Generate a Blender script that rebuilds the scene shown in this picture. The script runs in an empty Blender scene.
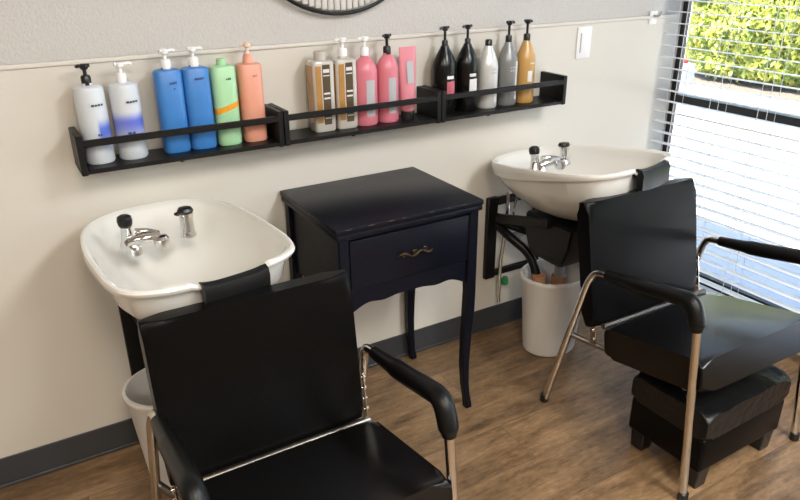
import bpy, bmesh, math, random
from mathutils import Vector, Matrix, Euler
random.seed(7)
PI = math.pi
S = bpy.context.scene
COL = S.collection

# ------------------------------------------------------------------ camera
cam_d = bpy.data.cameras.new('camera'); cam = bpy.data.objects.new('camera', cam_d); COL.objects.link(cam)
S.camera = cam
cam_d.sensor_fit = 'HORIZONTAL'; cam_d.sensor_width = 36.0; cam_d.lens = 36.0*691.0/800.0
cam_d.clip_start = 0.05; cam_d.clip_end = 200
_p, _y, _r = math.radians(23.6), math.radians(30.38), math.radians(0.52)
fw = Vector((math.sin(_y)*math.cos(_p), math.cos(_y)*math.cos(_p), -math.sin(_p)))
rt = Vector((math.cos(_y), -math.sin(_y), 0)); dn = fw.cross(rt)
r2 = rt*math.cos(_r) + dn*math.sin(_r); d2 = -rt*math.sin(_r) + dn*math.cos(_r)
m3 = Matrix((r2, -d2, -fw)).transposed()
cam.matrix_world = Matrix.Translation((0, 0, 1.45)) @ m3.to_4x4()

# ------------------------------------------------------------------ world, sun, exposure
S.view_settings.view_transform = 'Standard'; S.view_settings.look = 'None'
S.view_settings.gamma = 1; S.view_settings.use_curve_mapping = False
S.view_settings.exposure = 0.20
W = bpy.data.worlds.new('world'); S.world = W; W.use_nodes = True
wn = W.node_tree.nodes; wl = W.node_tree.links
bg = wn['Background']
sky = wn.new('ShaderNodeTexSky'); sky.sky_type = 'NISHITA'; sky.sun_disc = False
sky.sun_elevation = math.radians(62); sky.sun_rotation = math.radians(-80); sky.air_density = 1.0
wl.new(sky.outputs[0], bg.inputs[0]); bg.inputs[1].default_value = 1.0
sd = bpy.data.lights.new('sun', 'SUN'); sun = bpy.data.objects.new('sun', sd); COL.objects.link(sun)
sd.energy = 25.0; sd.angle = math.radians(0.6); sd.color = (1, .96, .9)
sun.rotation_euler = Vector((0.27, -0.07, -0.95)).to_track_quat('-Z', 'Y').to_euler()
# daylight portal lying in the window opening (helps sampling only)
pd_ = bpy.data.lights.new('window_portal', 'AREA'); pd_.shape = 'RECTANGLE'; pd_.size = 3.6; pd_.size_y = 2.3
pd_.cycles.is_portal = True
po = bpy.data.objects.new('window_portal', pd_); COL.objects.link(po)
po.location = (2.62, 0.15, 1.3); po.rotation_euler = (0, math.radians(90), 0)

# room numbers
YB = 1.974      # back wall
XR = 2.47       # window wall
XL, YF, ZC = -3.2, -4.2, 2.6

# ------------------------------------------------------------------ materials
def mat(name, color=(.5, .5, .5), rough=.5, metal=0.0, spec=.5, bump=0, bscale=200, var=0, vscale=8, coat=0, trans=0, detail=4, alpha=1):
    m = bpy.data.materials.new(name); m.use_nodes = True
    nt = m.node_tree; b = nt.nodes['Principled BSDF']
    b.inputs['Base Color'].default_value = (*color, 1); b.inputs['Roughness'].default_value = rough
    b.inputs['Metallic'].default_value = metal; b.inputs['Specular IOR Level'].default_value = spec
    b.inputs['Coat Weight'].default_value = coat; b.inputs['Transmission Weight'].default_value = trans
    tc = nt.nodes.new('ShaderNodeTexCoord')
    nz = nt.nodes.new('ShaderNodeTexNoise'); nz.inputs['Scale'].default_value = vscale; nz.inputs['Detail'].default_value = detail
    nt.links.new(tc.outputs['Object'], nz.inputs['Vector'])
    mx = nt.nodes.new('ShaderNodeMix'); mx.data_type = 'RGBA'
    mx.inputs['A'].default_value = (*[c*(1-var) for c in color], 1)
    mx.inputs['B'].default_value = (*[min(1, c*(1+var)) for c in color], 1)
    nt.links.new(nz.outputs['Fac'], mx.inputs['Factor']); nt.links.new(mx.outputs['Result'], b.inputs['Base Color'])
    if bump:
        n2 = nt.nodes.new('ShaderNodeTexNoise'); n2.inputs['Scale'].default_value = bscale; n2.inputs['Detail'].default_value = 3
        nt.links.new(tc.outputs['Object'], n2.inputs['Vector'])
        bp = nt.nodes.new('ShaderNodeBump'); bp.inputs['Strength'].default_value = bump; bp.inputs['Distance'].default_value = .004
        nt.links.new(n2.outputs['Fac'], bp.inputs['Height']); nt.links.new(bp.outputs['Normal'], b.inputs['Normal'])
    return m

M = {}
M['wall_low'] = mat('cream_wall_panel', (.64, .61, .545), .42, var=.02, vscale=3, bump=.05, bscale=40)
M['wall_up'] = mat('grey_textured_paint', (.53, .515, .49), .7, var=.07, vscale=90, bump=.6, bscale=130)
M['plain'] = mat('off_white_paint', (.66, .63, .58), .8, var=.02)
M['dim'] = mat('darkened_taupe_wall', (.20, .18, .16), .8, var=.02)  # unseen walls darkened so the black vinyl reflects less light
M['trim'] = mat('pale_trim', (.66, .63, .57), .45)
M['base'] = mat('dark_rubber_base', (.040, .042, .046), .45, var=.08, vscale=20)
M['porcelain'] = mat('cream_porcelain', (.74, .73, .68), .08, coat=.5, var=.01)
M['chrome'] = mat('chrome', (.78, .77, .75), .09, metal=1)
M['tube'] = mat('chrome_tube', (.72, .69, .64), .14, metal=1, var=.06, vscale=30)
M['dimmetal'] = mat('dull_dark_steel', (.22, .20, .18), .35, metal=1)
M['vinyl'] = mat('black_vinyl', (.003, .0028, .0028), .30, spec=.10, bump=.12, bscale=260, var=.15, vscale=5)
M['vinyl_seat'] = mat('polished_black_vinyl', (.003, .0028, .0028), .24, spec=.1, bump=.10, bscale=260, coat=.6)
_b = M['vinyl_seat'].node_tree.nodes['Principled BSDF']; _b.inputs['Coat IOR'].default_value = 1.55; _b.inputs['Coat Roughness'].default_value = .2
M['vinyl_rough'] = mat('wrinkled_black_vinyl', (.005, .005, .005), .34, spec=.35, bump=.9, bscale=38, var=.25, vscale=20)
M['rubber'] = mat('black_rubber', (.004, .004, .004), .36, spec=.25, bump=.05)
M['blackmetal'] = mat('black_powder_coat', (.005, .005, .005), .42, spec=.3, bump=.1, bscale=400)
M['navy'] = mat('navy_black_paint', (.0035, .0045, .0095), .36, spec=.2, bump=.15, bscale=90, var=.3, vscale=14)
M['wear'] = mat('worn_edge_wood', (.06, .04, .022), .6, var=.5, vscale=60)
M['bronze'] = mat('aged_bronze', (.075, .05, .028), .5, metal=.9, var=.4, vscale=60)
M['bin'] = mat('white_bin_plastic', (.76, .74, .70), .4, var=.02)
M['whiteplastic'] = mat('white_plastic', (.80, .80, .80), .35)
M['blackplastic'] = mat('black_plastic', (.01, .01, .01), .28)
M['copper'] = mat('orange_brown_fitting', (.42, .20, .10), .45, var=.2, vscale=40)
M['greyplastic'] = mat('grey_plastic', (.35, .36, .38), .4)
M['blueknob'] = mat('blue_plastic', (.02, .04, .30), .35)
M['green'] = mat('green_plastic', (.02, .22, .07), .4)
M['frame'] = mat('dark_bronze_frame', (.018, .017, .018), .4)
M['slat'] = mat('white_blind_slat', (.83, .83, .84), .4)
M['cord'] = mat('white_cord', (.78, .78, .78), .8)
M['concrete'] = mat('pale_concrete', (.43, .42, .42), .9, var=.1, vscale=4)
M['asphalt'] = mat('sunlit_asphalt', (.50, .50, .50), .9, var=.12, vscale=3)
M['stucco'] = mat('pale_stucco', (.72, .70, .66), .9, var=.05)
M['soil'] = mat('dark_soil', (.10, .08, .06), .95, var=.3, vscale=10)
M['carwhite'] = mat('white_car_paint', (.75, .75, .76), .25, coat=1)
M['tyre'] = mat('tyre_rubber', (.03, .03, .03), .8)
M['carglass'] = mat('dark_car_glass', (.02, .025, .03), .08)
M['redlight'] = mat('red_lamp_plastic', (.65, .02, .02), .2)
M['bark'] = mat('bark', (.10, .07, .05), .9, var=.3)
M['decor'] = mat('whitewashed_ribs', (.62, .60, .57), .7, var=.08, vscale=20)
M['hedgecore'] = mat('hedge_inner_green', (.10, .15, .03), .9, var=.4, vscale=6)

def leafmat():
    m = mat('hedge_leaf', (.36, .42, .05), .55)
    nt = m.node_tree; b = nt.nodes['Principled BSDF']
    g = nt.nodes.new('ShaderNodeTexCoord'); n = nt.nodes.new('ShaderNodeTexNoise'); n.inputs['Scale'].default_value = 9
    r = nt.nodes.new('ShaderNodeValToRGB'); e = r.color_ramp.elements
    e[0].position = .32; e[0].color = (.12, .20, .03, 1); e[1].position = .62; e[1].color = (.62, .62, .12, 1)
    nt.links.new(g.outputs['Object'], n.inputs['Vector']); nt.links.new(n.outputs['Fac'], r.inputs[0])
    nt.links.new(r.outputs[0], b.inputs['Base Color'])
    return m
M['leaf'] = leafmat()

def glassmat():
    m = bpy.data.materials.new('window_glass'); m.use_nodes = True; nt = m.node_tree
    nt.nodes.remove(nt.nodes['Principled BSDF']); out = nt.nodes['Material Output']
    t = nt.nodes.new('ShaderNodeBsdfTransparent'); t.inputs[0].default_value = (.93, .95, .96, 1)
    g = nt.nodes.new('ShaderNodeBsdfGlossy'); g.inputs['Roughness'].default_value = .02
    f = nt.nodes.new('ShaderNodeFresnel'); f.inputs['IOR'].default_value = 1.35
    x = nt.nodes.new('ShaderNodeMixShader')
    nt.links.new(f.outputs[0], x.inputs[0]); nt.links.new(t.outputs[0], x.inputs[1]); nt.links.new(g.outputs[0], x.inputs[2])
    nt.links.new(x.outputs[0], out.inputs[0]); return m
M['glass'] = glassmat()

def floormat():
    m = bpy.data.materials.new('vinyl_plank_floor'); m.use_nodes = True; nt = m.node_tree; L = nt.links
    b = nt.nodes['Principled BSDF']; N = nt.nodes.new
    tc = N('ShaderNodeTexCoord')
    br = N('ShaderNodeTexBrick'); br.offset = .37; br.inputs['Scale'].default_value = 1
    br.inputs['Brick Width'].default_value = 1.22; br.inputs['Row Height'].default_value = .18
    br.inputs['Mortar Size'].default_value = .0012; br.inputs['Mortar Smooth'].default_value = .2
    br.inputs['Color1'].default_value = (0, 0, 0, 1); br.inputs['Color2'].default_value = (1, 1, 1, 1)
    br.inputs['Mortar'].default_value = (.3, .3, .3, 1); br.inputs['Bias'].default_value = 0
    L.new(tc.outputs['Object'], br.inputs['Vector'])
    # plank-wise offset of grain
    mp = N('ShaderNodeMapping'); mp.inputs['Scale'].default_value = (1.8, 15, 1)
    sc = N('ShaderNodeVectorMath'); sc.operation = 'SCALE'; sc.inputs['Scale'].default_value = 7.0
    L.new(br.outputs['Color'], sc.inputs[0])
    ad = N('ShaderNodeVectorMath'); L.new(tc.outputs['Object'], ad.inputs[0]); L.new(sc.outputs[0], ad.inputs[1])
    L.new(ad.outputs[0], mp.inputs[0])
    n1 = N('ShaderNodeTexNoise'); n1.inputs['Scale'].default_value = 2.2; n1.inputs['Detail'].default_value = 12; n1.inputs['Roughness'].default_value = .74; n1.inputs['Distortion'].default_value = .6
    L.new(mp.outputs[0], n1.inputs['Vector'])
    mp2 = N('ShaderNodeMapping'); mp2.inputs['Scale'].default_value = (1.2, 3.5, 1); L.new(ad.outputs[0], mp2.inputs[0])
    n2 = N('ShaderNodeTexNoise'); n2.inputs['Scale'].default_value = 2.6; n2.inputs['Detail'].default_value = 3; L.new(mp2.outputs[0], n2.inputs['Vector'])
    r = N('ShaderNodeValToRGB'); e = r.color_ramp.elements
    e[0].position = .34; e[0].color = (.060, .036, .020, 1); e[1].position = .66; e[1].color = (.37, .235, .125, 1)
    k = e.new(.5); k.color = (.205, .124, .062, 1)
    av = N('ShaderNodeMath'); av.operation = 'MULTIPLY_ADD'; av.inputs[1].default_value = .55
    h = N('ShaderNodeMath'); h.operation = 'MULTIPLY'; h.inputs[1].default_value = .45; L.new(n2.outputs['Fac'], h.inputs[0])
    L.new(n1.outputs['Fac'], av.inputs[0]); L.new(h.outputs[0], av.inputs[2]); n3 = N('ShaderNodeTexNoise'); n3.inputs['Scale'].default_value = 26; n3.inputs['Detail'].default_value = 6; n3.inputs['Roughness'].default_value = .7
    mp3 = N('ShaderNodeMapping'); mp3.inputs['Scale'].default_value = (1, 2.6, 1); L.new(ad.outputs[0], mp3.inputs[0]); L.new(mp3.outputs[0], n3.inputs['Vector'])
    g3 = N('ShaderNodeMath'); g3.operation = 'MULTIPLY_ADD'; g3.inputs[1].default_value = .34; g3.inputs[2].default_value = -.17; L.new(n3.outputs['Fac'], g3.inputs[0])
    s3 = N('ShaderNodeMath'); s3.operation = 'ADD'; L.new(av.outputs[0], s3.inputs[0]); L.new(g3.outputs[0], s3.inputs[1]); L.new(s3.outputs[0], r.inputs[0])
    # slight plank tone
    mx = N('ShaderNodeMix'); mx.data_type = 'RGBA'; mx.blend_type = 'MULTIPLY'; mx.inputs['Factor'].default_value = 1
    t = N('ShaderNodeMapRange'); t.inputs['To Min'].default_value = .86; t.inputs['To Max'].default_value = 1.08
    L.new(br.outputs['Color'], t.inputs['Value']); L.new(r.outputs[0], mx.inputs['A']); L.new(t.outputs[0], mx.inputs['B'])
    mm = N('ShaderNodeMix'); mm.data_type = 'RGBA'; mm.inputs['B'].default_value = (.07, .045, .03, 1)
    mf = N('ShaderNodeMath'); mf.operation = 'MULTIPLY'; mf.inputs[1].default_value = .55; L.new(br.outputs['Fac'], mf.inputs[0])
    L.new(mf.outputs[0], mm.inputs['Factor']); L.new(mx.outputs['Result'], mm.inputs['A']); L.new(mm.outputs['Result'], b.inputs['Base Color'])
    b.inputs['Roughness'].default_value = .30; b.inputs['Specular IOR Level'].default_value = .6
    bp = N('ShaderNodeBump'); bp.inputs['Strength'].default_value = .12; bp.inputs['Distance'].default_value = .003
    L.new(n1.outputs['Fac'], bp.inputs['Height']); L.new(bp.outputs[0], b.inputs['Normal'])
    return m
M['floor'] = floormat()

# ------------------------------------------------------------------ helpers
def new(): return bmesh.new()
def obj(name, bm, m, parent=None, smooth=True, label=None):
    bmesh.ops.recalc_face_normals(bm, faces=bm.faces[:])
    me = bpy.data.meshes.new(name); bm.to_mesh(me); bm.free()
    for k in (m if isinstance(m, (list, tuple)) else [m]): me.materials.append(k)
    if smooth:
        for p in me.polygons: p.use_smooth = True
        try: me.set_sharp_from_angle(angle=math.radians(38))
        except Exception: pass
    o = bpy.data.objects.new(name, me); COL.objects.link(o)
    if parent: o.parent = parent
    if label: o['label'] = label
    return o
def thing(name, label, cat, loc=(0, 0, 0), rotz=0, group=None):
    o = bpy.data.objects.new(name, None); COL.objects.link(o); o.location = loc; o.rotation_euler = (0, 0, rotz)
    o.empty_display_size = .1
    o['label'] = label; o['category'] = cat
    if group: o['group'] = group
    return o
def tag(o, label, cat, group=None):
    o['label'] = label; o['category'] = cat
    if group: o['group'] = group
    return o
def struct(o): o['kind'] = 'structure'; return o
def dup(root, label, loc, rot=(0, 0, 0)):
    def rec(o, par):
        c = o.copy(); COL.objects.link(c); c.parent = par
        for ch in list(o.children): rec(ch, c)
        return c
    r = rec(root, None); r.location = loc; r.rotation_euler = rot; r['label'] = label
    return r

def box(bm, c, s, bev=0, seg=2, rot=None, mi=0):
    r = bmesh.ops.create_cube(bm, size=1.0); vs = r['verts']
    for v in vs: v.co = Vector((v.co.x*s[0], v.co.y*s[1], v.co.z*s[2]))
    fs = list({f for v in vs for f in v.link_faces})
    if bev:
        es = list({e for v in vs for e in v.link_edges})
        q = bmesh.ops.bevel(bm, geom=es, offset=bev, segments=seg, profile=.5, affect='EDGES')
        vs = list({v for f in q['faces'] for v in f.verts} | {v for v in vs if v.is_valid})
        fs = list({f for v in vs for f in v.link_faces})
    Mx = Matrix.Translation(c)
    if rot is not None: Mx = Mx @ rot.to_4x4()
    for v in vs: v.co = Mx @ v.co
    for f in fs: f.material_index = mi
    return vs
def lohi(bm, a, b, bev=0, seg=2, mi=0):
    return box(bm, [(a[i]+b[i])/2 for i in range(3)], [abs(b[i]-a[i]) for i in range(3)], bev, seg, mi=mi)
def fillet(pts, rad, n=6):
    pts = [Vector(p) for p in pts]; out = [pts[0]]
    for i in range(1, len(pts)-1):
        p, a, b = pts[i], pts[i-1], pts[i+1]; r = rad[i-1] if isinstance(rad, (list, tuple)) else rad
        u = (a-p); v = (b-p); k = min(r, u.length*.49, v.length*.49)
        A = p+u.normalized()*k; B = p+v.normalized()*k
        for j in range(n+1):
            t = j/n; out.append(A*(1-t)**2 + p*2*t*(1-t) + B*t*t)
    out.append(pts[-1]); return out
def tube(bm, pts, r, seg=12, mi=0, caps=True):
    pts = [Vector(p) for p in pts]; n = len(pts)
    rr = r if isinstance(r, (list, tuple)) else [r]*n
    T = []
    for i in range(n):
        a = pts[max(0, i-1)]; b = pts[min(n-1, i+1)]; T.append((b-a).normalized())
    up = Vector((0, 0, 1)) if abs(T[0].z) < .9 else Vector((1, 0, 0))
    nrm = (up - T[0]*up.dot(T[0])).normalized(); rings = []
    for i in range(n):
        nrm = (nrm - T[i]*nrm.dot(T[i])).normalized(); bi = T[i].cross(nrm)
        rings.append([bm.verts.new(pts[i] + (nrm*math.cos(2*PI*k/seg)+bi*math.sin(2*PI*k/seg))*rr[i]) for k in range(seg)])
    for i in range(n-1):
        for k in range(seg):
            f = bm.faces.new((rings[i][k], rings[i][(k+1) % seg], rings[i+1][(k+1) % seg], rings[i+1][k])); f.material_index = mi
    if caps:
        for rg in (rings[0][::-1], rings[-1]):
            f = bm.faces.new(rg); f.material_index = mi
def lathe(bm, prof, c=(0, 0, 0), seg=24, sx=1, sy=1, mi=0, axis='z', sq=None):
    rings = []
    for r, z in prof:
        ring = []
        for k in range(seg):
            a = 2*PI*k/seg; ca, sa = math.cos(a), math.sin(a)
            if sq:
                e = 2.0/sq; ca = math.copysign(abs(ca)**e, ca); sa = math.copysign(abs(sa)**e, sa)
            x, y, zz = ca*r*sx, sa*r*sy, z
            if axis == 'y': x, y, zz = ca*r, z, sa*r
            if axis == 'x': x, y, zz = z, ca*r, sa*r
            ring.append(bm.verts.new((c[0]+x, c[1]+y, c[2]+zz)))
        rings.append(ring)
    for i in range(len(rings)-1):
        for k in range(seg):
            f = bm.faces.new((rings[i][k], rings[i][(k+1) % seg], rings[i+1][(k+1) % seg], rings[i+1][k])); f.material_index = mi
    for rg in (rings[0][::-1], rings[-1]):
        if len(rg) > 2: f = bm.faces.new(rg); f.material_index = mi
def prism(bm, poly, y0, y1, mi=0):      # polygon in x,z extruded in y
    a = [bm.verts.new((p[0], y0, p[1])) for p in poly]; b = [bm.verts.new((p[0], y1, p[1])) for p in poly]
    n = len(poly); bm.faces.new(a); bm.faces.new(b[::-1])
    for i in range(n): bm.faces.new((a[i], b[i], b[(i+1) % n], a[(i+1) % n]))
def crom(P, n=6):
    out = []; N = len(P); P = [Vector(p) for p in P]
    for i in range(N):
        a, b, c, d = P[i-1], P[i], P[(i+1) % N], P[(i+2) % N]
        for j in range(n):
            t = j/n
            out.append(.5*((2*b)+(c-a)*t+(2*a-5*b+4*c-d)*t*t+(3*b-a-3*c+d)*t**3))
    return out
def grid_loft(bm, rings, cap0=True, cap1=True, mi=0):
    vr = [[bm.verts.new(p) for p in r] for r in rings]; n = len(rings[0])
    for i in range(len(vr)-1):
        for k in range(n):
            f = bm.faces.new((vr[i][k], vr[i][(k+1) % n], vr[i+1][(k+1) % n], vr[i+1][k])); f.material_index = mi
    if cap0: bm.faces.new(vr[0][::-1])
    if cap1: bm.faces.new(vr[-1])
    return vr

# ------------------------------------------------------------------ room shell
bm = new(); lohi(bm, (XL-.2, YF-.2, -.12), (XR+.12, YB+.12, 0)); struct(obj('floor', bm, M['floor'], smooth=False))
bm = new(); lohi(bm, (XL-.2, YF-.2, ZC), (XR+.12, YB+.12, ZC+.1)); struct(obj('ceiling', bm, M['plain'], smooth=False))
LZ = 1.197
bm = new(); lohi(bm, (XL, YB, 0), (XR+.06, YB+.12, LZ), mi=0); lohi(bm, (XL, YB+.004, LZ), (XR+.06, YB+.12, ZC), mi=1)
struct(obj('wall_back', bm, [M['wall_low'], M['wall_up']], smooth=False))
bm = new(); lohi(bm, (XL-.12, YF, 0), (XL, YB+.12, ZC)); struct(obj('wall_left', bm, M['dim'], smooth=False))
bm = new(); lohi(bm, (XL-.12, YF-.12, 0), (XR+.12, YF, ZC)); struct(obj('wall_front', bm, M['dim'], smooth=False))
# window wall: opening from the back corner to y=-1.7, z .1 to 2.45
WY0, WY1, WZ0, WZ1 = -1.7, YB, .10, 2.45
bm = new(); lohi(bm, (XR, YF, 0), (XR+.12, WY0, ZC)); lohi(bm, (XR, WY0, 0), (XR+.12, WY1, WZ0)); lohi(bm, (XR, WY0, WZ1), (XR+.12, WY1, ZC))
struct(obj('wall_right', bm, M['plain'], smooth=False))
# outside face of the building: parapet above the window wall that shades the pavement
bm = new(); lohi(bm, (XR-.1, YF-.2, ZC+.1), (XR+.12, YB+.12, 3.9)); lohi(bm, (XR-.1, YB+.12, -.12), (XR+.06, YB+6, 3.9))
struct(obj('wall_outside', bm, M['stucco'], smooth=False))
bm = new(); lohi(bm, (XL, YB-.005, 0), (XR, YB, .100), .002, 1); lohi(bm, (XL, YB-.010, 0), (XR, YB-.004, .012), .002, 1)
struct(obj('baseboard_back', bm, M['base'], smooth=False))
bm = new(); lohi(bm, (XL, YB-.006, LZ-.012), (XR, YB+.006, LZ+.000), .003, 2); struct(obj('trim_1', bm, M['trim'], smooth=False))

# window
win = bpy.data.objects.new('window_1', None); COL.objects.link(win); win.location = (XR+.05, YB, 0); struct(win)
def wpart(name, bm, m):
    o = obj(name, bm, m, smooth=False); o.parent = win; o.matrix_parent_inverse = Matrix.Translation(win.location).inverted(); return o
bm = new()
lohi(bm, (XR+.035, WY1-.022, WZ0), (XR+.06, WY1, WZ1)); lohi(bm, (XR+.01, WY0, WZ0), (XR+.06, WY0+.045, WZ1))
lohi(bm, (XR+.01, WY0, WZ0), (XR+.06, WY1, WZ0+.045)); lohi(bm, (XR+.01, WY0, WZ1-.045), (XR+.06, WY1, WZ1))
lohi(bm, (XR+.01, .1, WZ0), (XR+.06, .145, WZ1))
wpart('window_frame', bm, M['frame'])
bm = new(); lohi(bm, (XR+.012, WY0+.04, .843), (XR+.058, WY1-.04, .877)); wpart('crossbar', bm, M['frame'])
bm = new(); lohi(bm, (XR+.034, WY0+.04, WZ0+.04), (XR+.038, WY1-.04, WZ1-.04)); wpart('window_glass', bm, M['glass'])

# ------------------------------------------------------------------ ceiling lights (unseen, overhead; extra panels added to soften shadows)
def ceiling_light(x, y, power, col, label):
    t = thing('ceiling_light', label, 'ceiling light', (x, y, ZC), 0, 'ceiling light panels')
    b = new(); lohi(b, (-.31, -.61, -.03), (.31, .61, 0), .004); lf = obj('light_frame', b, M['whiteplastic'], t, False)
    dm = bpy.data.materials.get('lit_diffuser')
    if not dm:
        dm = bpy.data.materials.new('lit_diffuser'); dm.use_nodes = True; p = dm.node_tree.nodes['Principled BSDF']
        p.inputs['Emission Color'].default_value = (1, .93, .82, 1); p.inputs['Emission Strength'].default_value = 3.0
    b = new(); lohi(b, (-.28, -.58, -.036), (.28, .58, -.030)); obj('diffuser', b, dm, t, False)
    ld = bpy.data.lights.new('panel_lamp', 'AREA'); ld.shape = 'RECTANGLE'; ld.size = .55; ld.size_y = 1.15; ld.energy = power; ld.color = col
    lo = bpy.data.objects.new('panel_lamp', ld); COL.objects.link(lo); lo.location = (0, 0, -.045); lo.parent = t
WARM = (1, .89, .76); COOL = (.94, .97, 1.0)  # cool panels are added to brighten the right side like daylight
ceiling_light(-1.7, -.8, 30, WARM, 'ceiling light panel above the left of the washing area')
ceiling_light(.1, -.9, 46, WARM, 'ceiling light panel nearest the camera')
ceiling_light(1.7, -.6, 62, COOL, 'added cool ceiling light panel above the chair by the window')
ceiling_light(1.4, -2.6, 58, COOL, 'added cool ceiling light panel by the window, halfway down the salon')
ceiling_light(-.8, -2.8, 40, WARM, 'ceiling light panel at the far end of the salon')

# ------------------------------------------------------------------ window blind
bl = thing('window_blind', 'white horizontal slatted blind hanging in front of the storefront window', 'blind', (2.405, 0, 0))
BY0, BY1 = -1.65, 1.948
bm = new(); z = .165; tl = math.radians(-7)
while z < 2.40:
    A = []
    for s_, (yy) in enumerate((BY0, BY1)):
        row = []
        for k in range(7):
            u = (k/6-.5)*.05; cz = .0022*(1-(2*u/.05)**2)
            row.append((u*math.cos(tl), yy, z + u*math.sin(tl) + cz))
        A.append(row)
    top = [[bm.verts.new(p) for p in r] for r in A]; bot = [[bm.verts.new((p[0], p[1], p[2]-.0022)) for p in r] for r in A]
    for k in range(6):
        bm.faces.new((top[0][k], top[0][k+1], top[1][k+1], top[1][k])); bm.faces.new((bot[0][k], bot[1][k], bot[1][k+1], bot[0][k+1]))
    for q in (0, 6): bm.faces.new((top[0][q], top[1][q], bot[1][q], bot[0][q]))
    for q in (0, 1):
        for k in range(6): bm.faces.new((top[q][k], bot[q][k], bot[q][k+1], top[q][k+1]))
    z += .0436
obj('slats', bm, M['slat'], bl)
bm = new(); lohi(bm, (-.03, BY0, 2.40), (.03, BY1, 2.45), .003); obj('headrail', bm, M['slat'], bl)
bm = new(); lohi(bm, (-.025, BY0, .118), (.025, BY1, .132), .004); obj('bottom_rail', bm, M['slat'], bl)
for yc in (1.87, 1.67, 1.47, 1.02, .52, .0, -.5, -1.0, -1.5):
    bm = new()
    for dx, dy in ((-.026, 0), (.026, 0), (-.026, .036)):
        tube(bm, [(dx, yc-.018+dy, .13), (dx, yc-.018+dy, 2.41)], .0011, 6)
    z = .165
    obj('ladder_cord', bm, M['cord'], bl)

# ------------------------------------------------------------------ outside
bm = new(); lohi(bm, (XR+.12, -14, -.2), (4.6, 16, -.12)); struct(obj('ground_pavement', bm, M['concrete'], smooth=False))
bm = new(); lohi(bm, (4.6, -14, -.3), (40, 40, -.16)); struct(obj('ground_road', bm, M['asphalt'], smooth=False))
bm = new(); lohi(bm, (7.45, -10, -.2), (7.6, 12, -.13), .01); struct(obj('kerb', bm, M['concrete'], smooth=False))
bm = new(); lohi(bm, (7.6, -10, -.2), (11, 6.2, -.14)); struct(obj('planting_bed', bm, M['soil'], smooth=False))
bm = new(); lohi(bm, (15, 5.5, -.2), (15.3, 22, 5.0)); lohi(bm, (15, -6, -.2), (15.3, 5.5, 5.0)); struct(obj('wall_far_building', bm, M['stucco'], smooth=False))

hd = thing('hedge', 'bright yellow-green leafy hedge beyond the pavement outside the window', 'hedge', (8.02, 0, -.15))
rnd = random.Random(3)
def hedge_x(y, z):      # lumpy front face, bulging mid-height
    return -.10*math.sin(PI*min(1, z/2.3)) + .07*math.sin(y*3.1+z*2) + .05*math.sin(y*7.3-z*5+1) + .04*math.sin(z*9+y*2) + (.14 if z < .14 else 0)
HY0, HY1, HH = -1.5, 6.35, 2.4
bm = new(); rings = []
for i in range(53):
    y = HY0+(HY1-HY0)*i/52; e = min(1, (i+.5)/3, (52-i+.5)/3); ring = []
    for k in range(17):
        z = .10+(HH*(.85+.15*e)-.10)*k/16; ring.append((hedge_x(y, z)*e+.10+.3*(1-e), y, z))
    ring += [(.6, y, HH+.05), (1.1, y, HH-.1), (1.25, y, 1.2), (1.1, y, .1), (.6, y, .08)]
    rings.append(ring)
grid_loft(bm, rings); obj('hedge_mass', bm, M['hedgecore'], hd)
bm = new()
for i in range(22000):
    y = rnd.uniform(HY0, HY1+.04) if rnd.random() < .3 else rnd.uniform(3.8, HY1+.04); z = rnd.uniform(.06, 1.5) if rnd.random() < .8 else rnd.uniform(1.5, HH+.05)
    e = min(1, (HY1+.15-y)/.4)
    p = Vector((hedge_x(y, z)+.08+.25*(1-e)-rnd.uniform(-.03, .10), y, z)); l = rnd.uniform(.03, .055); w = l*.6
    Rr = Euler((rnd.uniform(-.9, .9), rnd.uniform(-1.5, .1), rnd.uniform(0, 6.3))).to_matrix()
    q = [p+Rr@Vector(v) for v in ((-l, 0, 0), (0, -w, .008), (l, 0, 0), (0, w, .008))]
    bm.faces.new([bm.verts.new(v) for v in q])
lv = obj('leaves', bm, M['leaf'], hd, smooth=False); lv['kind'] = 'stuff'
for i in range(12):
    y = -1.2+i*.64; bm = new(); tube(bm, [(.35+rnd.uniform(-.1, .1), y, 0), (.35+rnd.uniform(-.1, .1), y+.05, .4)], .03, 6); obj('stem', bm, M['bark'], hd)

pc = thing('column', 'pale column standing far outside at the left end of the hedge', 'column', (9.9, 8.12, -.16))
bm = new(); lohi(bm, (-.13, -.13, .12), (.13, .13, 3.4), .01); obj('shaft', bm, M['stucco'], pc); bm = new(); lohi(bm, (-.17, -.17, 0), (.17, .17, .13), .01); obj('plinth', bm, M['stucco'], pc)
ub = thing('utility_box', 'small grey utility box with a red light outside the window corner', 'utility box', (6.9, 5.36, -.16))
bm = new(); lohi(bm, (-.10, -.14, 0), (.10, .14, .38), .02); obj('box_body', bm, M['greyplastic'], ub)
bm = new(); lathe(bm, [(0, .378), (.035, .378), (.035, .41), (.022, .43), (0, .435)], (0, -.05, 0), 14); obj('red_light', bm, M['redlight'], ub)
hp = thing('bike_hoop', 'low curved dark metal hoop on the pavement outside the window corner', 'hoop', (6.55, 5.02, -.16))
bm = new(); tube(bm, [(0, -.13*math.cos(PI*k/20), .02+.24*math.sin(PI*k/20)) for k in range(21)], .012, 10); obj('hoop_tube', bm, M['greyplastic'], hp)

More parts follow.
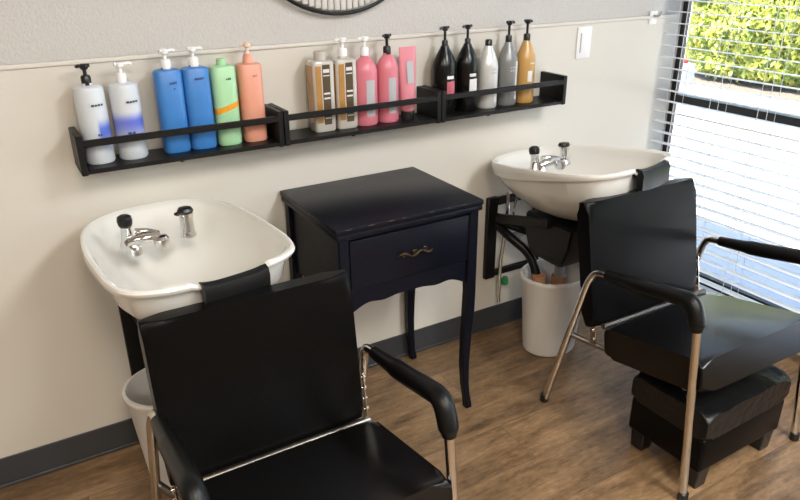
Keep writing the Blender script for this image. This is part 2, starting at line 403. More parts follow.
# ------------------------------------------------------------------ wall items
dz = thing('wall_decoration', 'round ribbed wall piece with thin black wire rim, above the shelf', 'wall decoration', (.949, YB, 1.588))
bm = new(); tube(bm, [(math.cos(2*PI*k/64)*.315, -.022, math.sin(2*PI*k/64)*.315) for k in range(65)], .0055, 8, caps=False); obj('rim', bm, M['blackmetal'], dz)
bm = new(); ring = []
NR = 30
for k in range(NR):
    x0 = -.305+k*.61/NR; xm = x0+.61/NR/2; h = math.sqrt(max(.0004, .306**2-xm**2))
    box(bm, (xm, -.014, 0), (.61/NR*.90, .012, 2*h), .004, 2)
obj('ribbed_panel', bm, M['decor'], dz)
bm = new(); lathe(bm, [(.300, -.008), (.300, -.001)], (0, 0, 0), 48, axis='y'); obj('backing', bm, M['decor'], dz)

ou = thing('wall_outlet', 'white wall outlet plate right of the bottle shelf', 'outlet', (1.965, YB, 1.118))
bm = new(); lohi(bm, (-.036, -.006, -.058), (.036, 0, .058), .003); obj('cover_plate', bm, M['whiteplastic'], ou)
bm = new(); lohi(bm, (-.017, -.009, -.034), (.017, -.005, .034), .002); obj('rocker', bm, M['greyplastic'] if False else M['whiteplastic'], ou)
bm = new(); lohi(bm, (-.020, -.0075, -.036), (-.017, -.005, .036)); obj('shadow_strip', bm, M['greyplastic'], ou)  # grey strip standing in for the shade beside the rocker

hk = thing('wall_hook', 'small white wall hook beside the blind near the corner', 'hook', (2.33, YB, 1.190))
bm = new(); lohi(bm, (-.022, -.005, -.026), (.022, 0, .024), .003); obj('plate', bm, M['whiteplastic'], hk)
bm = new(); tube(bm, fillet([(0, -.004, .006), (.004, -.03, .006), (.008, -.034, .024)], .012), .004, 8); obj('hook_arm', bm, M['greyplastic'], hk)

# ------------------------------------------------------------------ wall shelves (three units)
SZ0, SZ1, SY = .930, .944, YB-.125
def make_shelf(label, x, w):
    t = thing('wall_shelf', label, 'shelf', (x, YB, SZ0), 0, 'black metal wall shelves')
    bm = new(); lohi(bm, (0, -.125, 0), (w, -.004, .012), .0015, 1); obj('shelf_board', bm, M['blackmetal'], t)
    for sx in (0, 1):
        x0 = 0 if sx == 0 else w-.016
        bm = new(); lohi(bm, (x0, -.128, -.002), (x0+.016, -.001, .100), .002, 1); obj('end_panel', bm, M['blackmetal'], t)
    bm = new(); lohi(bm, (.012, -.127, .070), (w-.012, -.115, .087), .002, 1); obj('guard_rail', bm, M['blackmetal'], t)
    bm = new(); lohi(bm, (w/2-.006, -.03, -.03), (w/2+.006, -.012, .004), .002, 1); obj('mounting_peg', bm, M['blackmetal'], t)
    bm = new(); lohi(bm, (w/2-.004, -.126, .010), (w/2+.004, -.118, .072)); 
    bm.free()
    return t
sh = [make_shelf('black metal wall shelf, left unit holding the blue bottles', .157, .545),
      make_shelf('black metal wall shelf, middle unit holding the pink bottles', .704, .538),
      make_shelf('black metal wall shelf, right unit holding the black bottles', 1.244, .536)]
SHELF_TOP = SZ0+.012

# ------------------------------------------------------------------ bottles
def gradmat(name, c0, c1, sx=1, z0=.05, z1=.12, soft=.03):
    m = mat(name, c0, .35, coat=.2); nt = m.node_tree; b = nt.nodes['Principled BSDF']; N = nt.nodes.new; L = nt.links
    tc = N('ShaderNodeTexCoord'); sp = N('ShaderNodeSeparateXYZ'); L.new(tc.outputs['Object'], sp.inputs[0])
    a = N('ShaderNodeMapRange'); a.interpolation_type = 'SMOOTHSTEP'; a.inputs['From Min'].default_value = z0-soft; a.inputs['From Max'].default_value = z0+soft
    c = N('ShaderNodeMapRange'); c.interpolation_type = 'SMOOTHSTEP'; c.inputs['From Min'].default_value = z1+soft*.5; c.inputs['From Max'].default_value = z1-soft*.5
    L.new(sp.outputs['Z'], a.inputs['Value']); L.new(sp.outputs['Z'], c.inputs['Value'])
    d = N('ShaderNodeMath'); d.operation = 'MULTIPLY'; L.new(a.outputs[0], d.inputs[0]); L.new(c.outputs[0], d.inputs[1])
    e = N('ShaderNodeMapRange'); e.interpolation_type = 'SMOOTHSTEP'; e.inputs['From Min'].default_value = -.035*sx; e.inputs['From Max'].default_value = .01
    L.new(sp.outputs['X'], e.inputs['Value'])
    f = N('ShaderNodeMath'); f.operation = 'MULTIPLY'; L.new(d.outputs[0], f.inputs[0]); L.new(e.outputs[0], f.inputs[1])
    mx = N('ShaderNodeMix'); mx.data_type = 'RGBA'; mx.inputs['A'].default_value = (*c0, 1); mx.inputs['B'].default_value = (*c1, 1)
    L.new(f.outputs[0], mx.inputs['Factor']); L.new(mx.outputs['Result'], b.inputs['Base Color']); return m
PM = {
 'pearl1': gradmat('pearl_blue_fade', (.60, .64, .68), (.10, .17, .62), .0, .055, .105),
 'pearl2': gradmat('pearl_blue_band', (.60, .64, .68), (.12, .17, .66), 4, .07, .115),
 'blue': mat('blue_bottle', (.045, .20, .53), .35, var=.12, vscale=60),
 'mint': mat('mint_bottle', (.38, .66, .38), .35, var=.05, vscale=40),
 'coral': mat('coral_bottle', (.72, .32, .22), .35, var=.05, vscale=40),
 'orange': mat('orange_stripe', (.80, .33, .01), .4),
 'gold': mat('golden_serum', (.40, .20, .045), .25, coat=.5, var=.2, vscale=20),
 'brownlabel': mat('brown_label', (.075, .05, .022), .4),
 'clear': mat('clear_plastic', (.50, .47, .42), .15, coat=.5),
 'pink': mat('pink_bottle', (.64, .19, .24), .32, var=.04, vscale=20),
 'pinklight': mat('light_pink_tube', (.68, .24, .29), .35),
 'rose': mat('dark_rose_label', (.45, .10, .14), .4),
 'black': mat('gloss_black_bottle', (.004, .004, .004), .25, spec=.3, coat=.1),
 'silver': mat('silver_white_bottle', (.62, .62, .60), .3, metal=.25),
 'grey': mat('grey_bottle', (.22, .225, .22), .3, metal=.25),
 'amber': mat('amber_bottle', (.52, .30, .09), .3, coat=.3, var=.1),
 'greylabel': mat('grey_label', (.42, .43, .44), .45),
 'palelabel': mat('pale_label', (.68, .67, .66), .45),
 'ink': mat('dark_ink', (.05, .05, .07), .6),
 'inkblue': mat('navy_ink', (.02, .06, .2), .6),
}
def patch(bm, R, a0, a1, z0, z1, sy=1, off=.0006, n=8, mi=0, sx=1, skew=0):   # curved label on a round bottle, angle 0 = facing -y, + towards +x
    for i in range(n):
        q = []
        for a, z in ((a0+(a1-a0)*i/n, z0), (a0+(a1-a0)*(i+1)/n, z0), (a0+(a1-a0)*(i+1)/n, z1), (a0+(a1-a0)*i/n, z1)):
            z = z+skew*(a-a0)
            q.append(bm.verts.new(((R+off)*sx*math.sin(a), -(R+off)*sy*math.cos(a), z)))
        f = bm.faces.new(q); f.material_index = mi
def text_marks(parent, R, z, name='printed_text', m='ink', n=4, a0=-.15, a1=.5, h=.006, lines=1, sy=1, sx=1):
    bm = new(); rr = random.Random(int(z*1e4)+n)
    for ln in range(lines):
        zz = z-ln*.011
        step = (a1-a0)/n
        for k in range(n):
            patch(bm, R, a0+k*step, a0+k*step+step*rr.uniform(.6, .85), zz, zz+h*rr.uniform(.7, 1), sy, .0009, 2, sx=sx)
    obj(name, bm, PM[m], parent, False)
def pump(parent, z, m, yaw=0, h=.045, collar=.013, tall=True, reach=.030):
    bm = new()
    lathe(bm, [(.0, z-.002), (collar, z-.002), (collar, z+.018), (collar*.8, z+.022), (.0, z+.022)], seg=20)
    lathe(bm, [(.0045, z+.020), (.0045, z+h-.006)], seg=12)
    lathe(bm, [(.006, z+h-.012), (.010, z+h-.008), (.010, z+h), (.007, z+h+.003), (0.001, z+h+.003)], seg=16)
    c, s = math.cos(yaw), math.sin(yaw)
    tube(bm, fillet([(0, 0, z+h-.003), (c*reach*.85, s*reach*.85, z+h-.002), (c*reach, s*reach, z+h-.006)], .006, 4), [.0055]*1+[.005]*5+[.004] if False else .0042, 8)
    tube(bm, [(0, 0, z+h-.002), (-c*.014, -s*.014, z+h-.001)], .0045, 8)
    obj('pump', bm, m, parent)
def bottle(name, label, x, R, H, m, prof='cyl', y=YB-.058, sq=None, sy=.9, group=None, shoulder=.012):
    t = thing(name, label, 'bottle', (x, y, SHELF_TOP+.0003), 0, group)
    if prof == 'cyl': P = [(0, 0), (R*.9, 0), (R, .005), (R, H-shoulder), (R*.93, H-shoulder*.35), (R*.75, H), (.013, H+.001), (.013, H+.006), (0, H+.006)]
    elif prof == 'round': P = [(0, 0), (R*.9, 0), (R, .005), (R, H-.045), (R*.95, H-.032), (R*.8, H-.018), (R*.55, H-.007), (.013, H), (.013, H+.006), (0, H+.006)]
    elif prof == 'cone': P = [(0, 0), (R*.9, 0), (R, .005), (R, H-.06), (R*.93, H-.045), (R*.66, H-.020), (.015, H), (.013, H+.006), (0, H+.006)]
    bm = new(); lathe(bm, P, seg=28, sy=sy, sq=sq); b = obj('bottle_body', bm, m, t)
    return t
T = SHELF_TOP; WP, BP = M['whiteplastic'], M['blackplastic']
B = bottle('pump_bottle', 'pearl white bottle with blue patch and black pump, leftmost on the shelf', .215, .037, .198, PM['pearl1']); pump(B, .201, BP, PI*.93, .047, .012, reach=.018); text_marks(B, .037, .150, n=4, a0=-.1, a1=.75); text_marks(B, .037, .075, n=2, a0=.0, a1=.3, m='inkblue')
B = bottle('pump_bottle', 'pearl white bottle with blue band and white pump, second from left', .299, .037, .197, PM['pearl2']); pump(B, .200, WP, .2, .045); text_marks(B, .037, .150, n=4, a0=-.1, a1=.75); text_marks(B, .037, .070, n=2, a0=-.3, a1=.3, m='inkblue', lines=1)
B = bottle('pump_bottle', 'blue bottle with white pump, standing nearer the pearl white bottles', .414, .036, .220, PM['blue'], sq=3, sy=.75, shoulder=.006); pump(B, .224, WP, .35, .045); text_marks(B, .030, .185, n=4, a0=-.1, a1=.6, m='inkblue'); text_marks(B, .030, .170, n=1, a0=.2, a1=.4, m='inkblue')
B = bottle('pump_bottle', 'blue bottle with white pump, standing beside the mint green bottle', .487, .036, .220, PM['blue'], sq=3, sy=.75, shoulder=.006); pump(B, .224, WP, .35, .046); text_marks(B, .030, .190, n=5, a0=-.3, a1=.7, m='inkblue')
B = bottle('bottle', 'mint green bottle with an orange stripe and flat green cap', .562, .034, .218, PM['mint'], sq=3, sy=.8, shoulder=.006)
bm = new(); lathe(bm, [(0, .219), (.013, .219), (.013, .235), (.011, .237), (0, .237)], seg=20); obj('cap', bm, PM['mint'], B)
bm = new()
rg = []
for zz in (.098, .113):
    rr_ = []
    for k in range(28):
        a = 2*PI*k/28; ca, sa = math.cos(a), math.sin(a); ca = math.copysign(abs(ca)**(2/3), ca); sa = math.copysign(abs(sa)**(2/3), sa)
        rr_.append((ca*.0345, sa*.0345*.8, zz+ca*.010))
    rg.append(rr_)
grid_loft(bm, rg, False, False); obj('stripe', bm, PM['orange'], B, False); text_marks(B, .030, .182, n=3, a0=.0, a1=.5)
B = bottle('pump_bottle', 'coral bottle with coral pump, right of the mint bottle', .638, .034, .218, PM['coral'], sq=3, sy=.8, shoulder=.006)
bm = new(); lathe(bm, [(0, .219), (.016, .219), (.013, .238), (.006, .246), (0, .246)], seg=20); obj('pump_collar', bm, PM['coral'], B); pump(B, .226, mat('peach_plastic', (.80, .62, .50), .35), PI*.9, .045, .008, reach=.020); text_marks(B, .029, .183, n=4, a0=.0, a1=.6, m='rose')
def gold(label, x, pm):
    B = bottle('bottle' if not pm else 'pump_bottle', label, x, .035, .208, PM['clear'], sq=6, sy=.8, shoulder=.008)
    bm = new(); lohi(bm, (-.028, -.0285, .028), (-.010, -.0275, .195)); lohi(bm, (-.0355, -.02, .028), (-.0345, .02, .195)); obj('golden_panel', bm, PM['gold'], B, False)
    bm = new(); lohi(bm, (-.006, -.0290, .022), (.018, -.0278, .198)); obj('brown_label', bm, PM['brownlabel'], B, False)
    bm = new()
    for z0, z1 in ((.175, .185), (.165, .168), (.112, .117), (.098, .103), (.060, .066), (.040, .043)): lohi(bm, (-.004, -.0296, z0), (.016, -.0289, z1))
    obj('printed_text', bm, PM['palelabel'], B, False)
    if pm: pump(B, .216, WP, PI*.97, .048, .014, reach=.022)
    else:
        bm = new(); lathe(bm, [(0, .208), (.017, .208), (.017, .232), (.015, .234), (0, .234)], seg=24); obj('cap', bm, PM['clear'], B)
    return B
gold('clear bottle with golden brown label and plain flat cap', .855, False)
gold('clear bottle with golden brown label and white pump', .930, True)
B = bottle('pump_bottle', 'pink rounded bottle with white pump', 1.004, .039, .206, PM['pink'], 'round', sy=.85); pump(B, .212, WP, PI*.97, .05, .013, reach=.020)
bm = new(); patch(bm, .039, -.32, .42, .03, .140, .85); obj('label', bm, PM['greylabel'], B, False)
B = bottle('pump_bottle', 'pink rounded bottle with black pump', 1.083, .036, .206, PM['pink'], 'round', sy=.85); pump(B, .210, BP, PI*1.0, .055, .012, reach=.014)
bm = new(); patch(bm, .036, -.32, .42, .03, .140, .85); obj('label', bm, PM['greylabel'], B, False)
# tube standing on its cap
B = thing('squeeze_tube', 'pink squeeze tube standing on its black cap', 'tube', (1.152, YB-.066, SHELF_TOP+.0003))
bm = new(); lathe(bm, [(0, 0), (.022, 0), (.023, .004), (.023, .026), (0, .026)], seg=24, sy=.8); obj('cap', bm, BP, B)
bm = new(); rings = []
for z_, rx, ry in ((.026, .020, .016), (.032, .026, .021), (.09, .028, .017), (.16, .030, .010), (.215, .031, .003), (.226, .031, .0015)):
    rings.append([(math.cos(2*PI*k/24)*rx, math.sin(2*PI*k/24)*ry, z_) for k in range(24)])
grid_loft(bm, rings); obj('tube_body', bm, PM['pinklight'], B)
bm = new()
for z0, z1, x0, x1 in ((.115, .182, -.010, .014),):
    v = [bm.verts.new(p) for p in ((x0, -.0178, z0), (x1, -.0178, z0), (x1, -.0095, z1), (x0, -.0095, z1))]; bm.faces.new(v)
obj('label', bm, PM['greylabel'], B, False)
for lb, x, lm, i in (('black bottle with black pump and dark rose label', 1.298, 'rose', 0), ('black bottle with black pump and white label', 1.388, 'palelabel', 1)):
    B = bottle('pump_bottle', lb, x, .040, .212, PM['black'], 'cone', sy=.9); pump(B, .213, BP, PI*(1 if i == 0 else .95), .062, .010, reach=.019)
    bm = new(); patch(bm, .040, -.30, .50, .060, .108, .9); obj('label', bm, PM[lm], B, False)
    bm = new(); patch(bm, .040, -.30, .35, .116, .126, .9); obj('printed_text', bm, PM['palelabel'], B, False)
B = bottle('bottle', 'silver white bottle with short black cap', 1.475, .037, .200, PM['silver'], 'cone', sy=.9)
bm = new(); lathe(bm, [(0, .200), (.012, .200), (.012, .222), (.009, .226), (0, .226)], seg=20); obj('cap', bm, BP, B)
text_marks(B, .037, .128, n=3, a0=-.2, a1=.4, lines=2, sy=.9, m='greylabel')
bm = new(); patch(bm, .037, .15, .55, .02, .145, .9); obj('label', bm, PM['palelabel'], B, False)
B = bottle('pump_bottle', 'dark grey bottle with black pump beside the amber bottle', 1.560, .037, .206, PM['grey'], 'cone', sy=.9); pump(B, .212, BP, .25, .066, .011, reach=.026)
bm = new(); patch(bm, .037, .30, .60, .02, .150, .9); obj('label', bm, PM['palelabel'], B, False); text_marks(B, .037, .128, n=3, a0=-.3, a1=.4, lines=2, sy=.9, m='greylabel')
B = bottle('pump_bottle', 'amber bottle with black pump, rightmost on the shelf', 1.640, .036, .206, PM['amber'], 'cone', sy=.9); pump(B, .212, BP, .0, .066, .012, reach=.018)
bm = new(); patch(bm, .036, -.35, .15, .075, .112, .9); obj('label', bm, PM['palelabel'], B, False)
text_marks(B, .036, .135, n=3, a0=-.1, a1=.5, lines=1, sy=.9, m='palelabel')

# ------------------------------------------------------------------ side table
tb = thing('side_table', 'navy black wooden side table with one drawer, between the two washing basins', 'table', (.718, 1.562, 0))
TW, TD, TH = .492, .406, .757      # local x 0..TW, y 0..TD
bm = new(); lohi(bm, (0, 0, TH-.016), (TW, TD, TH), .003, 2); obj('table_top', bm, M['navy'], tb)
bm = new(); lohi(bm, (.002, .002, TH-.034), (TW-.002, TD-.002, TH-.018), .003, 2); lohi(bm, (.004, .004, TH-.020), (TW-.004, TD-.004, TH-.015)); obj('folding_leaf', bm, M['navy'], tb)
ZA = .478
def apron(w, n=40, dip=.030):
    P = [(0, TH-.034), (w, TH-.034)]
    for k in range(n+1):
        u = 1-k/n; e = min(u, 1-u)
        z = ZA + dip*(1-math.cos(min(1, e/.22)*PI))/2 + .006*math.sin(e*2*PI*2.6) * (1 if e < .3 else max(0, 1-(e-.3)*5))
        P.append((u*w, z))
    return P
bm = new(); prism(bm, [(p[0]+.03, p[1]) for p in apron(TW-.06)], .022, .036); obj('front_panel', bm, M['navy'], tb, False)
bm = new(); prism(bm, [(p[0]+.03, p[1]) for p in apron(TW-.06, dip=0)], TD-.032, TD-.018); obj('back_panel', bm, M['navy'], tb, False)
for sx in (0, 1):
    x0 = .020 if sx == 0 else TW-.034
    bm = new(); P = apron(TD-.06, dip=.02)
    a = [bm.verts.new((x0, p[0]+.03, p[1])) for p in P]; b = [bm.verts.new((x0+.014, p[0]+.03, p[1])) for p in P]
    bm.faces.new(a); bm.faces.new(b[::-1])
    for i in range(len(P)): bm.faces.new((a[i], b[i], b[(i+1) % len(P)], a[(i+1) % len(P)]))
    obj('side_panel', bm, M['navy'], tb, False)
dr = None
bm = new(); lohi(bm, (.045, .012, ZA+.085), (TW-.045, .024, TH-.045), .003, 2)
dr = obj('drawer', bm, M['navy'], tb)
bm = new(); hx, hz = TW/2+.008, (ZA+.085+TH-.045)/2
L = .058
tube(bm, [(hx+L*(k/20*2-1), .004-.006*math.sin(PI*k/20), hz+.006*math.sin(k/20*PI*4)) for k in range(21)], [.0015+.0032*abs(math.sin(k/20*PI*3)) for k in range(21)], 8)
for s in (-1, 0, 1):
    box(bm, (hx+s*.036, .010, hz+.003*s), (.016, .004, .013), .002, 1, Euler((0, s*.5, 0)).to_matrix())
obj('handle', bm, M['bronze'], dr, label='ornate aged bronze drawer handle')
for ix in (0, 1):
    for iy in (0, 1):
        sx = -1 if ix == 0 else 1; sy_ = -1 if iy == 0 else 1
        cx = .026 if ix == 0 else TW-.026; cy = .026 if iy == 0 else TD-.026
        bm = new(); rings = []
        for z_, h, o in ((TH-.034, .017, 0), (ZA+.01, .017, 0), (ZA-.03, .0165, .001), (.36, .0165, -.001), (.28, .0155, -.005), (.18, .0140, -.007), (.10, .0125, -.004), (.05, .0115, .002), (.015, .0125, .007), (0, .0125, .008)):
            ox, oy = cx+o*sx*1.1, cy+o*sy_*.3
            e = .004
            rings.append([(ox+a*h-(e if a > 0 else -e)*(1-b2), oy+b*h-(e if b > 0 else -e)*b2, z_) for a, b, b2 in ((-1, -1, 0), (1, -1, 0), (1, -1, 1), (1, 1, 1), (1, 1, 0), (-1, 1, 0), (-1, 1, 1), (-1, -1, 1))])
        grid_loft(bm, rings); obj('leg', bm, M['navy'], tb)
bm = new(); rr = random.Random(5)
for k in range(7):
    bm = new(); x = .01+k*.065+rr.uniform(0, .03); lohi(bm, (x, -.0012, TH-.004), (x+rr.uniform(.006, .02), .0015, TH-.0015)); obj('worn_edge', bm, M['wear'], tb, False)
bm = new(); lohi(bm, (-.001, TD*.62, TH-.004), (.002, TD*.62+.008, TH-.0005))
obj('worn_edge', bm, M['wear'], tb, False, label='worn brown wood showing along the top edge')

# ------------------------------------------------------------------ shampoo basin
HALF = [(0, .292), (.09, .282), (.155, .242), (.197, .165), (.219, .055), (.224, -.07), (.221, -.17), (.203, -.235), (.160, -.270), (.095, -.288)]
OUT = [Vector((u, v)) for u, v in HALF] + [Vector((0, -.292))] + [Vector((-u, v)) for u, v in HALF[:0:-1]]
OUT = crom(OUT, 8)
def ringat(s, z, shift=0, cut=0, out=0):
    r = []
    for p in OUT:
        x, y = p.x*s, p.y*s+shift
        zz = z
        if -.06 < z < .0045 and s > .9 and z < 0: zz = z*(1-.72*max(0, min(1, (.10-p.y)/.35)))
        if p.y < -.2 and cut:
            k = max(0.0, 1-abs((p.x-.022)/.092)**6)
            zz -= cut*.35*k; y += .012*k
        r.append((x, y, zz))
    return r
def make_sink(label, loc, rot):
    t = thing('shampoo_basin', label, 'basin', loc, 0, 'white shampoo basins'); t.rotation_euler = rot
    bm = new(); R = [
        ringat(.16, -.205, .0), ringat(.20, -.205, 0), ringat(.34, -.192, 0), ringat(.56, -.160, 0), ringat(.76, -.112, 0, .0), ringat(.88, -.074, 0, .010), ringat(.925, -.050, 0, .025),
        ringat(.945, -.042, 0, .035), ringat(.985, -.040, 0, .040), ringat(.997, -.020, 0, .045), ringat(1.0, -.006, 0, .05), ringat(.990, .003, 0, .05), ringat(.965, .005, 0, .05), ringat(.935, .001, 0, .05), ringat(.915, -.010, -.002, .047),
        ringat(.895, -.024, -.004, .040), ringat(.86, -.040, -.009, .028), ringat(.80, -.058, -.016, .012), ringat(.70, -.088, -.028), ringat(.56, -.116, -.038), ringat(.38, -.136, -.045), ringat(.2, -.148, -.048), ringat(.07, -.155, -.048)]
    grid_loft(bm, R); bowl = obj('bowl', bm, M['porcelain'], t)
    bm = new(); lathe(bm, [(0, -.1535), (.026, -.1535), (.028, -.151), (.020, -.149), (.006, -.152), (0, -.152)], (0, -.048, 0), 20); obj('drain_strainer', bm, M['chrome'], bowl)
    # neck rest: black saddle over the cut
    bm = new(); rings = []
    for k in range(17):
        x0 = -.078+.156*k/16; x = x0+.028; dip = -.008-.008*max(0.0, 1-abs(x0/.084)**4)
        yb = -.283+max(0, x)*.06
        c = [(yb-.016, dip-.056), (yb-.020, dip-.010), (yb-.014, dip+.006), (yb+.002, dip+.010), (yb+.016, dip+.004), (yb+.020, dip-.012), (yb+.008, dip-.022), (yb+.002, dip-.056)]
        rings.append([(x, y, z) for y, z in c])
    grid_loft(bm, rings); obj('neck_rest', bm, M['rubber'], t, label='black rubber neck rest')
    # faucet group on the left of the rear deck
    f = new()
    lathe(f, [(.0, -.030), (.021, -.030), (.021, -.020), (.016, -.012), (.013, .020), (.015, .026), (0, .026)], (-.103, .085, 0), 20)
    lathe(f, [(0, 0), (.017, 0), (.019, .012), (.017, .022), (.010, .026), (0, .026)], (-.103, .085, .030), 20, mi=1)
    fo = obj('valve_stem', f, [M['chrome'], M['blackplastic']], t)
    f = new(); tube(f, fillet([(-.105, .060, -.008), (-.075, .045, .000), (-.035, .040, -.002)], .02, 5), .014, 14)
    lathe(f, [(.0, -.040), (.020, -.040), (.018, -.022), (.012, -.010), (0, -.006)], (-.098, .058, 0), 18)
    obj('mixer_body', f, M['chrome'], t)
    f = new(); lathe(f, [(.0, -.032), (.014, -.032), (.019, -.024), (.020, -.006), (.015, .001), (0, .003)], (-.036, .030, .002), 20)
    tube(f, [(-.040, .040, .006), (-.060, .060, .012), (-.085, .070, .012)], [.009, .007, .009], 10)
    obj('control_knob', f, M['chrome'], t)
    f = new(); lathe(f, [(.0, -.035), (.021, -.035), (.021, -.030), (.018, -.024), (.017, .014), (.019, .026), (.018, .032), (0, .032)], (.050, .082, 0), 22); obj('hose_holder', f, M['chrome'], t)
    f = new(); v = [ (x+.050, y+.082, z) for x, y, z in ((0, 0, .030), (0, 0, .042))]
    lathe(f, [(0, .030), (.019, .030), (.021, .036), (.017, .043), (0, .045)], (.050, .082, 0), 22); box(f, (.030, .070, .036), (.028, .016, .008), .003, 1, Euler((0, 0, .5)).to_matrix()); obj('sprayer_head', f, M['blackplastic'], t)
    return t
def sink_support(t, inv, x0, zr):
    """supports and pipes; built in upright world-aligned local coordinates then counter-rotated"""
    def pt(name, bm, m, label=None):
        o = obj(name, bm, m, t, label=label); o.matrix_parent_inverse = inv; return o
    yb = YB-1.65-x0[1]
    ox = x0[0]; zb = zr            # zb: local z of the floor
    def L(z): return z-zb
    # wall bracket
    bm = new()
    lohi(bm, (ox-.140, yb-.020, L(.24)), (ox-.092, yb, L(.58)), .003, 1); lohi(bm, (ox+.095, yb-.020, L(.22)), (ox+.135, yb, L(.60)), .003, 1)
    lohi(bm, (ox-.092, yb-.018, L(.545)), (ox+.095, yb, L(.575)), .003, 1)
    lohi(bm, (ox-.092, yb-.018, L(.245)), (ox+.095, yb, L(.270)), .003, 1)
    pt('wall_bracket', bm, M['blackmetal'])
    for xx in (ox-.105, ox+.115):
        bm = new(); box(bm, (xx, yb-.15, L(.53)), (.022, .34, .035), .003, 1, Euler((math.radians(-14), 0, 0)).to_matrix()); pt('support_arm', bm, M['blackmetal'])
    bm = new(); rings = []
    for z_, w, y0, y1 in ((.575, .105, -.12, .12), (.50, .105, -.11, .12), (.43, .09, -.07, .11), (.405, .08, -.05, .10)):
        rings.append([(-w+.01, y0, L(z_)), (w+.01, y0, L(z_)), (w+.01, y1, L(z_)), (-w+.01, y1, L(z_))])
    grid_loft(bm, rings); bmesh.ops.bevel(bm, geom=bm.edges[:], offset=.006, segments=2, affect='EDGES')
    pt('support_box', bm, M['blackmetal'])
    bm = new(); lathe(bm, [(.019, L(.42)), (.019, L(.30)), (.016, L(.29))], (.03, .05, 0), 16); pt('drain_pipe', bm, M['greyplastic'])
    bm = new(); tube(bm, fillet([(-.095, yb-.02, L(.47)), (-.085, yb-.08, L(.44)), (-.035, .14, L(.38)), (-.030, .10, L(.29))], [.03, .05, .04], 6), .0175, 14); pt('waste_hose', bm, M['rubber'])
    bm = new(); tube(bm, fillet([(-.110, yb-.03, L(.50)), (-.06, yb-.08, L(.47)), (.02, .16, L(.44)), (.03, .08, L(.45))], [.03, .05, .04], 6), .015, 14); pt('drain_hose', bm, M['rubber'])
    bm = new()
    lathe(bm, [(0, L(.315)), (.026, L(.315)), (.028, L(.31)), (.026, L(.255)), (0, L(.25))], (-.032, .09, 0), 20)
    pt('pipe_fitting', bm, M['copper'], 'orange-brown pipe fitting')
    bm = new(); lathe(bm, [(0, L(.315)), (.026, L(.315)), (.028, L(.31)), (.026, L(.255)), (0, L(.25))], (.030, .05, 0), 20)
    pt('pipe_fitting', bm, M['copper'], 'orange-brown pipe fitting')
    bm = new()
    tube(bm, fillet([(-.065, .26, L(.60)), (-.070, yb-.05, L(.50)), (-.078, yb-.03, L(.30)), (-.075, yb-.03, L(.13))], .05, 5), .0075, 10)
    tube(bm, fillet([(-.030, .24, L(.60)), (-.045, yb-.05, L(.52)), (-.02, yb-.03, L(.45))], .04, 5), .006, 10)
    pt('supply_line', bm, M['chrome'])
    bm = new(); lathe(bm, [(0, -.022), (.013, -.022), (.013, .022), (0, .022)], (-.01, yb-.05, L(.42)), 14, axis='x', mi=0); lathe(bm, [(0, L(.385)), (.010, L(.385)), (.010, L(.46)), (0, L(.46))], (-.01, yb-.05, 0), 14, mi=0)
    lathe(bm, [(0, -.006), (.020, -.006), (.022, 0), (.020, .006), (0, .006)], (-.03, yb-.07, L(.465)), 16, axis='y', mi=1)
    pt('supply_valve', bm, [M['greyplastic'], M['blueknob']], 'grey supply valve with a blue knob')
    bm = new(); lathe(bm, [(0, L(.205)), (.014, L(.205)), (.015, L(.225)), (.010, L(.235)), (0, L(.235))], (-.048, yb-.03, 0), 14); pt('pipe_plug', bm, M['green'], 'small green plug')
def sink_full(label, loc, rot):
    t = make_sink(label, loc, rot)
    Rm = Euler(rot).to_matrix().to_4x4()
    sink_support(t, Rm.inverted(), (0.0, loc[1]-1.65), loc[2])
    return t
S1 = sink_full('white oval shampoo basin behind the chair nearest the camera, left', (.333, 1.665, .790), (0, 0, math.radians(5)))
S2 = sink_full('white shampoo basin nearer the window, right of the navy table', (1.676, 1.675, .783), (math.radians(-8), 0, math.radians(8)))

# ------------------------------------------------------------------ bins
def make_bin(label, loc, k=1.0, kz=1.12):
    t = thing('waste_bin', label, 'bin', loc, 0, 'white bins under the basins')
    P = [(0, 0), (.100, 0), (.106, .004), (.128, .255), (.134, .262), (.136, .270), (.134, .276), (.127, .276), (.124, .268), (.103, .008), (0, .008)]
    P = [(r*k, z*kz) for r, z in P]; bm = new(); lathe(bm, P, seg=40, sy=.84); obj('bin_body', bm, M['bin'], t)
    return t
make_bin('white plastic bin under the basin nearer the window, with drain pipes inside', (1.703, 1.745, 0), 1.02, 1.17)
make_bin('white plastic bin under the left basin behind the near chair', (.290, 1.785, 0), 1.10)

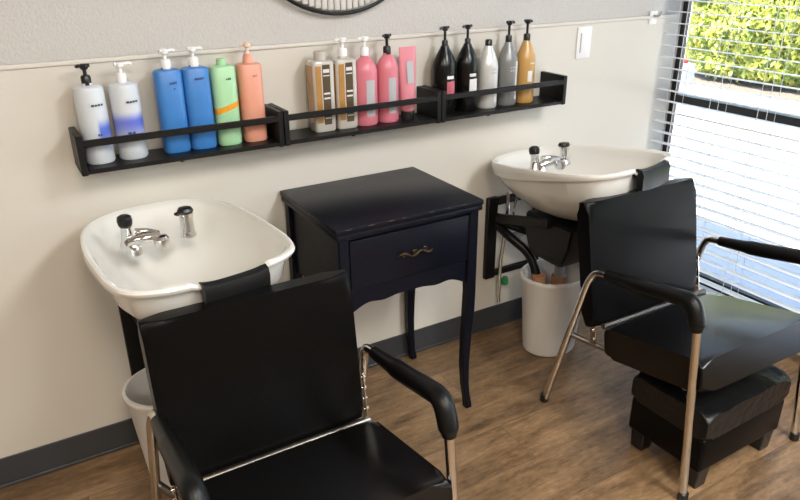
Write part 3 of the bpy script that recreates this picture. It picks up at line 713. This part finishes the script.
# ------------------------------------------------------------------ shampoo chairs
def cushion(bm, w, d, h, bev, crown=.0, seg=4):
    """padded block centred at origin, w x d x h, crowned top (+z)"""
    r = bmesh.ops.create_grid(bm, x_segments=10, y_segments=10, size=.5)
    top = r['verts']
    for v in top: v.co = Vector((v.co.x*w, v.co.y*d, h/2))
    q = bmesh.ops.extrude_face_region(bm, geom=list({f for v in top for f in v.link_faces}))
    for v in [g for g in q['geom'] if isinstance(g, bmesh.types.BMVert)]: v.co.z = -h/2
    es = [e for e in bm.edges if len(e.link_faces) == 2 and e.calc_face_angle(0) > 1]
    bmesh.ops.bevel(bm, geom=es, offset=bev, segments=seg, profile=.55, affect='EDGES')
    for v in bm.verts:
        if v.co.z > 0:
            a = max(0, 1-(2*v.co.x/w)**2)*max(0, 1-(2*v.co.y/d)**2)
            v.co.z += crown*a
def make_chair(label, loc, rotz, by_top, by_bot, bx=0):
    t = thing('shampoo_chair', label, 'chair', loc, rotz, 'black shampoo chairs')
    # seat
    bm = new(); cushion(bm, .485, .355, .098, .022, .008)
    Mx = Matrix.Translation((0, .195, .355)) @ Matrix.Rotation(math.radians(-11.0), 4, 'X')
    for v in bm.verts: v.co = Mx @ v.co
    seat = obj('seat', bm, M['vinyl_seat'], t)
    # backrest
    p0 = Vector((0, by_bot, .362)); p1 = Vector((0, by_top, .750)); Lb = (p1-p0).length; ang = math.atan2(p1.y-p0.y, p1.z-p0.z)
    bm = new(); cushion(bm, .478, Lb, .050, .020, .006)
    # local: +z -> facing -y ; y -> up
    Rb = Matrix.Rotation(math.radians(90)-ang, 4, 'X')
    mid = (p0+p1)/2 + Vector((bx, math.cos(ang)*.025, -math.sin(ang)*.025))
    for v in bm.verts: v.co = Matrix.Translation(mid) @ Rb @ v.co
    obj('backrest', bm, M['vinyl'], t)
    # frames
    for sx in (-1, 1):
        X = sx*.262
        XA = sx*.256
        path = fillet([(X+sx*.024, .560, .012), (X, .445, .505), (XA, .425, .545), (XA, .24, .572), (XA, .080, .606), (XA, .058, .550), (X, .0, .012)], [.05, .05, .04, .05, .05], 6)
        bm = new(); tube(bm, path, .0115, 14); obj('side_frame', bm, M['tube'], t, label='chrome tubular side frame')
        # arm pad
        pp = fillet([(XA, .378, .552), (XA, .24, .572), (XA, .083, .602), (XA, .060, .550), (XA+sx*.0008, .056, .522)], [.05, .055, .02], 8)
        rad = []; n = len(pp)
        for i in range(n):
            e = min(i, n-1-i); rad.append([.0155, .0195, .0215, .0225][min(e, 3)])
        bm = new(); tube(bm, pp, rad, 16); obj('arm_pad', bm, M['rubber'], t)
        for yy, zz, xx in ((.563, 0, X+sx*.024), (-.001, 0, X)):
            bm = new(); lathe(bm, [(0, 0), (.014, 0), (.0155, .004), (.0145, .026), (0, .026)], (xx, yy, 0), 14); obj('foot_cap', bm, M['blackplastic'], t)
        # recline hinge plate with bolts
        bm = new(); xh = sx*.243
        box(bm, (xh, by_bot+.03, .385), (.004, .024, .185), .001, 1, Euler((-ang, 0, 0)).to_matrix())
        for k in range(6):
            q = Vector((0, 0, -.075+k*.030)); q.rotate(Euler((-ang, 0, 0)))
            lathe(bm, [(0, -.006), (.006, -.006), (.007, 0), (.006, .006), (0, .006)], (xh+sx*.002, by_bot+.03+q.y, .385+q.z), 10, axis='x')
        obj('hinge_plate', bm, M['tube'], t, label='chrome hinge plate with bolts')
        bm = new(); tube(bm, fillet([(X, .036, .330), (sx*.20, .07, .318), (sx*.20, .38, .272), (X+sx*.010, .503, .300)], .04, 5), .010, 12); obj('seat_rail', bm, M['dimmetal'], t)
    for yy, zz, w in ((.10, .300, .20), (.345, .262, .20), (by_bot-.012, .366, .235)):
        bm = new(); tube(bm, [(-w, yy, zz), (w, yy, zz)], .010, 12); obj('cross_bar', bm, M['dimmetal'], t)
    return t
C1 = make_chair('black vinyl shampoo chair with chrome frame, nearest the camera, left', (.414, .893, 0), 0, .435, .385, -.012)
C2 = make_chair('black vinyl shampoo chair with chrome frame, beside the window blind', (1.720, .905, 0), math.radians(-0.6), .478, .400, -.024)

# ------------------------------------------------------------------ footstool
fs = thing('footstool', 'low black padded footstool under the chair by the window', 'footstool', (1.697, 1.037, 0), math.radians(1))
bm = new(); cushion(bm, .392, .262, .085, .022, .012)
for v in bm.verts: v.co.z += .222; v.co.z += .0035*math.sin(v.co.x*45+v.co.y*20)*(v.co.z > .22)
obj('cushion', bm, M['vinyl_rough'], fs)
bm = new(); lohi(bm, (-.194, -.130, .068), (.194, .130, .185), .012, 3); obj('stool_box', bm, M['vinyl'], fs)
for sx in (-1, 1):
    for sy_ in (-1, 1):
        bm = new(); cx, cy = sx*.156, sy_*.098
        grid_loft(bm, [[(cx+a*h, cy+b*h, z_) for a, b in ((-1, -1), (1, -1), (1, 1), (-1, 1))] for h, z_ in ((.022, 0), (.026, .075))])
        bmesh.ops.bevel(bm, geom=bm.edges[:], offset=.003, segments=1, affect='EDGES'); obj('leg', bm, M['blackplastic'], fs)
